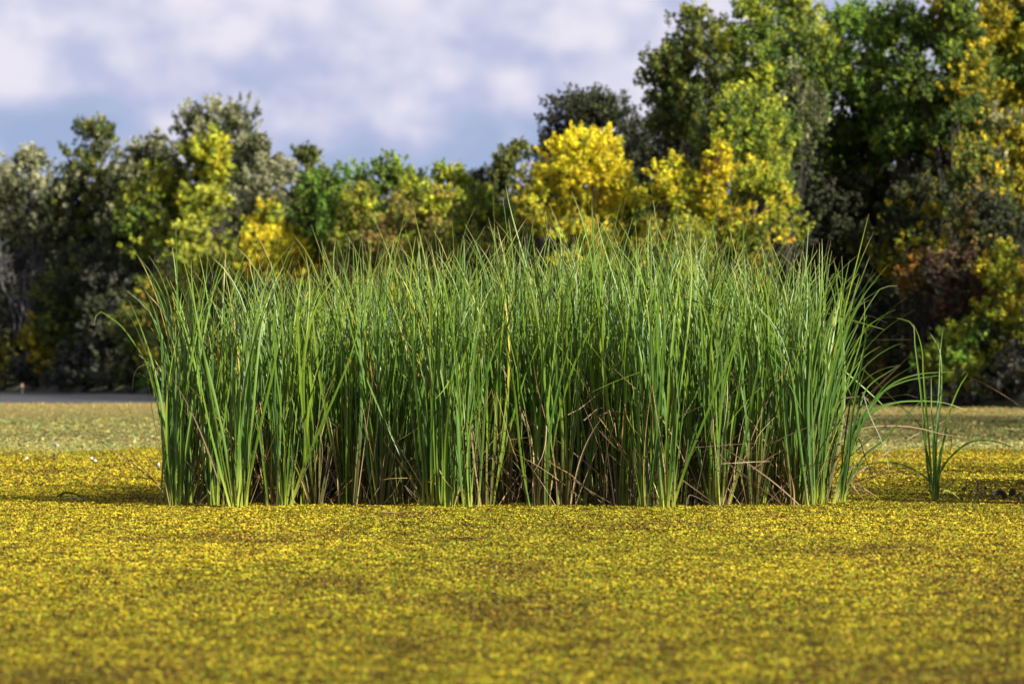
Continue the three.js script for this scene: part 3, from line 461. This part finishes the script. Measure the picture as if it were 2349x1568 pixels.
// leaves drawn one by one from the photograph: u, v are pixels of an enlargement; o maps them to the 2349-wide photograph
function curveLeaf(list, map, d0, dd, r, width, parent, o = {}) {
  const raw = list.map(([u, v], k) => { const [px, py] = map(u, v), d = d0 + dd * (k / (list.length - 1)); return at(px, py, d).sub(parent.position); });
  const pts = new THREE.CatmullRomCurve3(raw, false, 'centripetal').getSpacedPoints(26);
  return part(o.dry ? 'dry_leaf' : 'leaf_blade', strip(pts, width, o.psi ?? r() * 0.9 - 0.45, (r() - 0.5) * 1.6, r, { green: true, ...o }), o.dry ? MAT.dry : MAT.blade, parent);
}
const K = 0.9396, mapR = (u, v) => [(1900 + u / 2.24) * K, (550 + v / 2.24) * K], mapL = (u, v) => [u / 2.177 * K, (550 + v / 2.177) * K];
{
  const r = rng(31);
  const lone = base('cattail_plant', at(2140, 1151, depthOf(1151)).setY(0), 'lone dark green cattail plant standing apart right of the reed stand', 'cattail'), d = depthOf(1151);
  [[[838, 1510], [815, 1300], [795, 1050], [775, 850], [750, 650], [738, 540], [690, 515], [640, 505]], [[845, 1510], [830, 1250], [810, 1000], [795, 800], [790, 690], [765, 590], [738, 535]], [[850, 1510], [850, 1250], [840, 1000], [838, 830]], [[855, 1510], [860, 1200], [880, 900], [888, 700], [902, 572]],
    [[860, 1510], [868, 1150], [895, 900], [885, 680], [833, 590]], [[865, 1512], [880, 1280], [905, 1180], [945, 1000], [1000, 870], [1041, 803], [1022, 799], [1004, 824]], [[866, 1510], [888, 1280], [915, 1150], [944, 1110], [946, 1150], [948, 1190], [938, 1270]], [[868, 1500], [888, 1350], [950, 1260], [1040, 1190], [1110, 1175], [1200, 1185], [1312, 1222]],
    [[843, 1510], [835, 1350], [805, 1200], [780, 1100], [720, 1030], [625, 945]], [[841, 1430], [815, 1385], [740, 1335], [680, 1310], [600, 1297], [500, 1305], [385, 1335]], [[843, 1470], [815, 1345], [740, 1405], [670, 1460], [615, 1511]], [[842, 1480], [825, 1445], [790, 1475], [748, 1511]], [[856, 1510], [858, 1400], [852, 1100], [842, 1020]], [[862, 1510], [876, 1350], [880, 1290], [884, 1292]],
    [[870, 1510], [900, 1455], [935, 1452], [1010, 1507]]].forEach((l, k) => curveLeaf(l, mapR, d, (r() - 0.4) * 0.4, r, k < 10 ? 0.0155 : 0.011, lone));
  curveLeaf([[872, 1512], [880, 1420], [878, 1400]], mapR, d - 0.02, 0, r, 0.02, lone, { dry: true });
  const lean = base('cattail_plant', at(1945, 1151, depthOf(1151)).setY(0), 'green cattail plant with long leaves arching far right beside the stand', 'cattail');
  [[[300, 1527], [350, 1350], [420, 1160], [500, 990], [600, 860], [720, 780], [835, 732]], [[310, 1522], [370, 1320], [440, 1130], [530, 970], [620, 870], [760, 815], [965, 800]], [[345, 1510], [365, 1300], [430, 1100], [560, 920], [700, 850], [880, 820]], [[360, 1510], [400, 1380], [470, 1260], [570, 1180], [680, 1060], [800, 950], [920, 912]],
    [[350, 1510], [385, 1300], [400, 1080], [430, 930], [478, 775]], [[355, 1510], [370, 1250], [400, 1060], [440, 850], [470, 690], [485, 490], [470, 530], [475, 580], [490, 605]], [[352, 1510], [380, 1250], [440, 1000], [458, 905], [500, 1030], [560, 1160], [600, 1290], [605, 1345]], [[365, 1510], [410, 1300], [440, 1165], [480, 1280], [520, 1370], [605, 1472]],
    [[340, 1510], [352, 1300], [355, 1190], [420, 1280], [500, 1400]], [[350, 1510], [400, 1200], [520, 1020], [640, 970], [760, 960], [910, 970], [1030, 1010]], [[372, 1510], [372, 1250], [420, 1100], [560, 985], [700, 960]], [[340, 1510], [360, 1350], [430, 1150], [480, 900], [660, 765]]].forEach((l) => curveLeaf(l, mapR, 29.35, (r() - 0.5) * 0.5, r, 0.0165, lean));
  [[[300, 1100], [330, 960], [420, 937], [470, 937], [520, 970], [605, 1028]], [[380, 1160], [450, 1115], [550, 1097], [680, 1097], [780, 1110], [900, 1140], [1030, 1160]], [[375, 1365], [420, 1440], [475, 1505]], [[390, 1375], [460, 1430], [555, 1492]], [[400, 1400], [450, 1440], [525, 1485]], [[385, 1410], [420, 1460], [440, 1505]], [[230, 1340], [270, 1420], [350, 1515]], [[370, 1300], [440, 1390], [500, 1500]], [[500, 1000], [540, 945], [610, 940], [700, 925], [770, 945]]].forEach((l) => curveLeaf(l, mapR, 29.5, (r() - 0.5) * 0.3, r, 0.011, lean, { dry: true }));
  const arch = base('cattail_plant', at(1890, 1158, depthOf(1158)).setY(0), 'tall green cattail plant bending right at the right end of the stand', 'cattail');
  [[[200, 1520], [230, 1250], [270, 950], [330, 700], [420, 480], [500, 340], [560, 292], [597, 290]], [[210, 1520], [250, 1250], [300, 950], [370, 700], [440, 540], [520, 400], [570, 340], [655, 330]], [[190, 1520], [220, 1200], [260, 900], [330, 650], [400, 500], [470, 380], [603, 215]], [[220, 1520], [260, 1200], [320, 900], [400, 690], [520, 530], [645, 458]], [[225, 1520], [250, 1200], [290, 1000], [370, 780], [470, 640], [600, 625], [735, 625]],
    [[240, 1520], [280, 1200], [350, 950], [450, 800], [560, 700], [680, 645], [705, 662]], [[250, 1520], [290, 1250], [370, 1000], [470, 850], [560, 790], [663, 763]], [[200, 1520], [210, 1200], [240, 900], [300, 640], [350, 430], [435, 338]], [[230, 1520], [260, 1250], [320, 1000], [430, 800], [482, 625]], [[215, 1520], [240, 1200], [300, 800], [380, 560], [470, 490], [555, 515], [600, 535]], [[205, 1520], [215, 1200], [235, 800], [250, 560], [290, 430], [352, 375]], [[240, 1520], [270, 1200], [330, 930], [410, 700], [480, 560], [600, 500], [738, 540]],
    [[235, 1520], [255, 1150], [300, 850], [360, 620], [450, 430], [575, 338]], [[210, 1520], [225, 1100], [260, 800], [310, 560], [380, 430], [430, 400]], [[245, 1520], [290, 1150], [360, 880], [470, 720], [560, 660]]].forEach((l) => { for (let q = 0; q < 1; q++) { const du = q ? (r() - 0.5) * 90 : 0, dv = q ? (r() - 0.3) * 120 : 0, n = l.length - 1; curveLeaf(l.map(([u, v], k) => [u + du * k / n + (q ? 14 * (r() - 0.5) : 0), v + dv * (k / n) ** 2]), mapR, 29.3 + r() * 0.4, (r() - 0.5) * 0.6, r, 0.013, arch); } });
  const left = base('cattail_plant', at(388, 1160, depthOf(1160)).setY(0), 'cattail plant at the left end with one leaf arching far left', 'cattail');
  [[[850, 1500], [862, 1320], [870, 1160], [855, 1040], [830, 930], [800, 800], [775, 725], [740, 665], [640, 530], [580, 485], [520, 455], [505, 490], [498, 530]], [[890, 1500], [885, 1200], [890, 1000], [893, 905], [830, 780], [790, 735], [735, 685]], [[900, 1500], [905, 1100], [905, 900], [880, 690], [830, 540], [780, 430], [733, 385]], [[895, 1500], [900, 1100], [895, 880], [860, 780], [783, 656]], [[905, 1500], [920, 1000], [915, 600], [880, 400], [800, 290], [740, 240]], [[900, 1500], [915, 1000], [925, 620], [900, 400], [850, 260], [790, 160]], [[885, 1500], [878, 1300], [890, 1100], [915, 700], [900, 480], [840, 300], [780, 215]], [[910, 1500], [930, 1000], [930, 700], [915, 560], [860, 450], [775, 355]]].forEach((l, k) => curveLeaf(l, mapL, 29.15 + r() * 0.2, (r() - 0.5) * 0.4, r, k ? 0.018 : 0.016, left));
  curveLeaf([[800, 738], [770, 740], [735, 755], [710, 800], [702, 888]], mapL, 29.25, 0, r, 0.006, left, { dry: true });
  curveLeaf([[845, 1500], [855, 1440], [862, 1380]], mapL, 29.2, 0, r, 0.008, left, { dry: true });
}
// ---------------------------------------------------------------- fallen straws lying through the stand
{
  const r = rng(57), E = (x0, y0) => (u, v) => [(x0 + u / 4.517) * K, (y0 + v / 4.517) * K];
  const M6 = E(900, 950), M7 = E(1400, 950), say = [['long tan straw lying level before the dark hollow', M6, [[1565, 555], [1750, 530], [1950, 515], [2095, 517]]], ['bent pale straw fallen at the front right of middle', M6, [[1270, 980], [1340, 1120], [1400, 1230], [1480, 1300]]], ['thin tan straw bending down before the dark hollow', M6, [[1280, 900], [1420, 980], [1560, 1110], [1650, 1230], [1720, 1270]]], ['leaning brown straw before the bright yellow-footed plant', M6, [[940, 1310], [1030, 1000], [1130, 620], [1210, 360]]], ['tan straw sloping down at the right end of the dark hollow', M6, [[1970, 790], [2120, 880], [2240, 950], [2320, 1030]]], ['long thick brown straw slanting up out of the dark hollow', M7, [[-60, 280], [60, 220], [200, 110], [340, -10]]], ['pale bent straw in the upper dark hollow', M7, [[115, 345], [200, 270], [270, 215], [345, 200]]], ['thin straw arching over the plants right of the hollow', M7, [[290, 290], [390, 250], [560, 250], [760, 285], [880, 350]], ], ['long straw lying on the water at the dark hollow', M7, [[-10, 990], [150, 1100], [300, 1190], [460, 1275]]], ['crossed straw falling right from the bright right fan', M7, [[1200, 1000], [1350, 1110], [1500, 1220], [1620, 1305]]], ['second crossed straw lying low right of the bright fan', M7, [[1250, 1290], [1270, 1190], [1285, 1165], [1420, 1215], [1600, 1300]]], ['level straw among the plants at the right', M7, [[1640, 820], [1800, 810], [1980, 800], [2170, 795]]], ['straw sloping down to the right end of the stand', M7, [[1730, 840], [1920, 990], [2100, 1150], [2240, 1265]]], ['upper level straw among the plants at the right', M7, [[1330, 640], [1550, 625], [1800, 605], [2080, 595]]], ['dark green broken leaf slanting over the right end', M7, [[1980, 880], [2100, 800], [2220, 720], [2380, 640]]]];
  for (const [label, map, l] of say) { const [px, py] = map(...l[0]), g = base('fallen_straw', at(px, py, 29), 'dry ' + label, 'straw'); curveLeaf(l, map, 28.98, 0.25 * r(), r, 0.012, g, { dry: true, psi: 0.2 }); }
}
// ---------------------------------------------------------------- small things on the water
{
  const r = rng(83), E4 = (u, v) => [u / 5.593 * K, (1060 + v / 5.593) * K], E3 = (u, v) => [(2050 + u / 5.22) * K, (1000 + v / 5.22) * K];
  const [fx, fy] = E4(1190, 905), fd = depthOf(fy), broken = base('fallen_leaf', at(fx, fy, fd), 'bent green cattail leaf lying on the water left of the stand', 'leaf');
  curveLeaf([[1195, 905], [1140, 870], [1050, 822], [950, 797], [880, 797], [800, 835], [730, 875], [680, 915]], E4, fd, 0.3, r, 0.022, broken, { foot: 0.01, psi: 1.2 });
  curveLeaf([[1195, 908], [1110, 880], [1030, 866], [930, 862], [870, 880], [800, 912]], E4, fd, -0.2, r, 0.02, broken, { foot: 0.01, psi: 1.2 });
  curveLeaf([[880, 792], [840, 830], [780, 908]], E4, fd + 0.1, 0.1, r, 0.01, broken, { foot: 0.01 });
  const lump = (name, px, py, w, h, mat, label, cat, seed) => {
    const q = rng(seed), d = depthOf(py), m = d / FOC, g = new THREE.IcosahedronGeometry(0.5, 2), P = g.attributes.position;
    for (let k = 0; k < P.count; k++) { const x = P.getX(k), y = P.getY(k), z = P.getZ(k), n = 0.62 + 0.75 * noise2(x * 3.1 + seed, y * 3.3 + z * 2.7); P.setXYZ(k, x * n * w * m, (y * n + 0.36) * h * 1.5 * m, z * n * w * m); }
    g.computeVertexNormals(); const o = single(name, g, mat, label, cat); o.position.copy(at(px, py, d)).setY(0.005); return o;
  };
  const stake = (px, py, qx, qy, r0, label, mat) => { const d = depthOf(py), a = at(px, py, d), b = at(qx, qy, d - 0.05).sub(a), g = limb(V(0, -0.05, 0), b, r0, r0 * 0.55, 0.05, r, 7), o = single('driftwood_stick', g, mat, label, 'driftwood'); o.position.copy(a).setY(0); };
  { const [a, b] = E3(1778, 1070), [c, d] = E3(1738, 868); stake(a, b, c, d, 0.015, 'short upright driftwood stick standing in the weed at right', MAT.wood); }
  [[1590, 1050, 60, 55, 'dark driftwood stub left of the upright stick'], [1690, 1088, 50, 50, 'dark round lump just left below the upright stick'], [1840, 1095, 70, 48, 'dark wet lump at the foot of the upright stick'], [1862, 1040, 40, 45, 'small dark lump behind the upright stick'], [2205, 1120, 80, 95, 'large dark wet stump near the right edge'], [2290, 1120, 70, 40, 'low dark lump right of the large wet stump'], [2308, 1180, 45, 50, 'small dark lump nearest the camera at the right edge'], [1335, 1240, 90, 14, 'flat dark bark piece floating right of the lone cattail'], [1310, 1045, 30, 18, 'tiny dark lump right behind the lone cattail foot'], [1970, 1160, 60, 30, 'low dark lump left before the arched root']].forEach(([u, v, w, h, label], k) => { const [px, py] = E3(u, v); lump('driftwood', px, py, w / 5.22 * K, h / 5.22 * K, MAT.wetwood, label, 'driftwood', 90 + k); });
  { const p = [[1950, 1085], [2000, 1060], [2060, 1042], [2095, 1075], [2110, 1110], [2140, 1155]].map(([u, v]) => E3(u, v)), d = depthOf(p[5][1]), c = at(p[5][0], p[5][1], d), cv = new THREE.CatmullRomCurve3(p.map(([a, b]) => at(a, b, d).sub(c))), o = single('arched_root', new THREE.TubeGeometry(cv, 20, 0.02, 7, false), MAT.wetwood, 'dark arched root sticking out of the weed at right', 'root'); o.position.copy(c); }
  { const [px, py] = E3(1740, 1190), g = base('fallen_leaf', at(px, py, depthOf(py)), 'small yellow-green folded leaf at the foot of the upright stick', 'leaf'); curveLeaf([[1700, 1180], [1740, 1120], [1775, 1072], [1776, 1110], [1770, 1170]], E3, depthOf(py), 0.05, r, 0.014, g, { psi: 0.2 }); }
  [[360, 355, 'white feather tuft farthest left on the golden weed'], [1248, 355, 'upper white feather tuft of the close pair on the golden weed'], [1295, 388, 'lower white feather tuft of the close pair on the golden weed'], [2165, 436, 'small white feather tuft beside the left end of the reeds']].forEach(([u, v, label], k) => { const [px, py] = E4(u, v); lump('feather', px, py, 7, 5, MAT.white, label, 'feather', 120 + k); });
  { const [px, py] = E4(765, 178); lump('floating_scrap', px, py, 13, 6, MAT.blue, 'small blue-grey scrap floating at the edge of the golden weed', 'scrap', 131); }
  [[1655, 318, 9, 8, 'round dark lump on the golden weed near the feather pair'], [630, 325, 12, 4, 'flat dark twig piece on the golden weed, leftmost of its row'], [735, 330, 8, 9, 'dark knotted twig piece in the middle of its row'], [800, 320, 10, 3, 'thin dark twig piece right of the knotted one'], [905, 322, 11, 3, 'flat dark twig piece ending the row to the right'], [1040, 62, 9, 8, 'dark green weed clump on the pale weed at left'], [920, 178, 10, 5, 'dark grey floating piece right of the blue-grey scrap'], [190, 295, 5, 5, 'small dark lump at the far edge of the golden weed']].forEach(([u, v, w, h, label], k) => { const [px, py] = E4(u, v); lump('floating_debris', px, py, w, h, MAT.wetwood, label, 'debris', 140 + k); });
  { const px = 890, py = 1186, d = depthOf(py), g = base('fallen_leaf', at(px, py, d).setY(0.02), 'pale dry leaf lying on the golden weed in front of the stand', 'leaf'), a = at(px - 18, py, d).setY(0.025).sub(g.position), b = at(px + 18, py + 1, d).setY(0.03).sub(g.position); part('dry_leaf', strip([a, a.clone().lerp(b, 0.3).add(V(0, 0.012, 0)), a.clone().lerp(b, 0.7).add(V(0, 0.01, 0.02)), b], 0.02, 1.5, 0.3, r, { dry: true }), MAT.dry, g); }
  { const d = depthOf(1236), g = base('water_sprout', at(1826, 1236, d).setY(0), 'small green sprout growing out of the golden weed at right of the foreground', 'sprout'); for (let k = 0; k < 9; k++) part('leaf_blade', strip(bladePath(r, (r() - 0.5) * 0.08, (r() - 0.5) * 0.08, r() * 6.28, 0.3 + 0.5 * r(), 0.5, 0.05 + 0.07 * r(), 1.5, false), 0.016, r() * 6.28, 1, r, { green: true }), MAT.blade, g); }
  // two old stakes in the open water by the far bank
  const E2 = (u, v) => [u / 5.593 * K, (900 + v / 5.593) * K];
  [[287, 350, 205, 'dark stake with pale top standing in the open water at far left'], [805, 320, 215, 'dark stake low against the shaded bank, right of the pale-topped one']].forEach(([u, v, top, label], k) => {
    const [px, py] = E2(u, v), d = depthOf(py), a = at(px, py, d).setY(0), h = (v - top) / 5.593 * K * d / FOC, g = base('mooring_stake', a, label, 'stake');
    part('post', limb(V(0, -0.3, 0), V(0.02, h * 0.8, 0), 0.07, 0.055, 0.03, r, 8), MAT.wetwood, g); part('cap', limb(V(0.02, h * 0.72, 0), V(0.03, h, 0), 0.075, 0.05, 0.01, r, 8), k ? MAT.wetwood : MAT.wood, g);
  });
  // dark bird flying before the yellow trees
  const D = 112, c = at(1622, 463, D), bird = base('bird', c, 'dark bird flying with spread wings before the yellow trees', 'bird'), body = new THREE.SphereGeometry(1, 14, 10), P = body.attributes.position;
  for (let k = 0; k < P.count; k++) { const x = P.getX(k), t = (x + 1) / 2, w = x > 0.62 ? 0.045 : lerp(0.03, 0.062, Math.sin(t * 2.6)); P.setXYZ(k, x * 0.17, P.getY(k) * w + (x > 0.6 ? 0.015 : 0), P.getZ(k) * w); }
  body.computeVertexNormals(); part('body', body, MAT.black, bird);
  const wing = (s) => { const p = [], ix = [], n = 7; for (let k = 0; k <= n; k++) { const t = k / n, y = 0.17 * t, z = s * (0.03 + 0.26 * t), ch = 0.12 * (1 - 0.75 * t * t); p.push(0.05 - 0.1 * t * t + ch * 0.4, y + 0.008, z, 0.05 - 0.1 * t * t - ch * 0.6, y - 0.004, z); if (k) { const a = (k - 1) * 2; ix.push(a, a + 1, a + 2, a + 1, a + 3, a + 2); } } const g = geoFrom(p, ix); g.computeVertexNormals(); return g; };
  const m = MAT.black.clone(); m.side = THREE.DoubleSide; part('wing', wing(1), m, bird); part('wing', wing(-1), m, bird);
  part('tail', geoFrom([-0.14, 0.005, 0.02, -0.14, 0.005, -0.02, -0.27, 0.0, -0.05, -0.28, 0.0, 0.05], [0, 1, 2, 0, 2, 3]), m, bird);
  part('beak', new THREE.ConeGeometry(0.014, 0.05, 6).rotateZ(-Math.PI / 2).translate(0.19, 0.01, 0), MAT.wetwood, bird);
  bird.rotation.set(0, Math.PI - 0.5, 0.35);
}
console.log('leaves', LEAVES);
renderer.render(scene, camera);
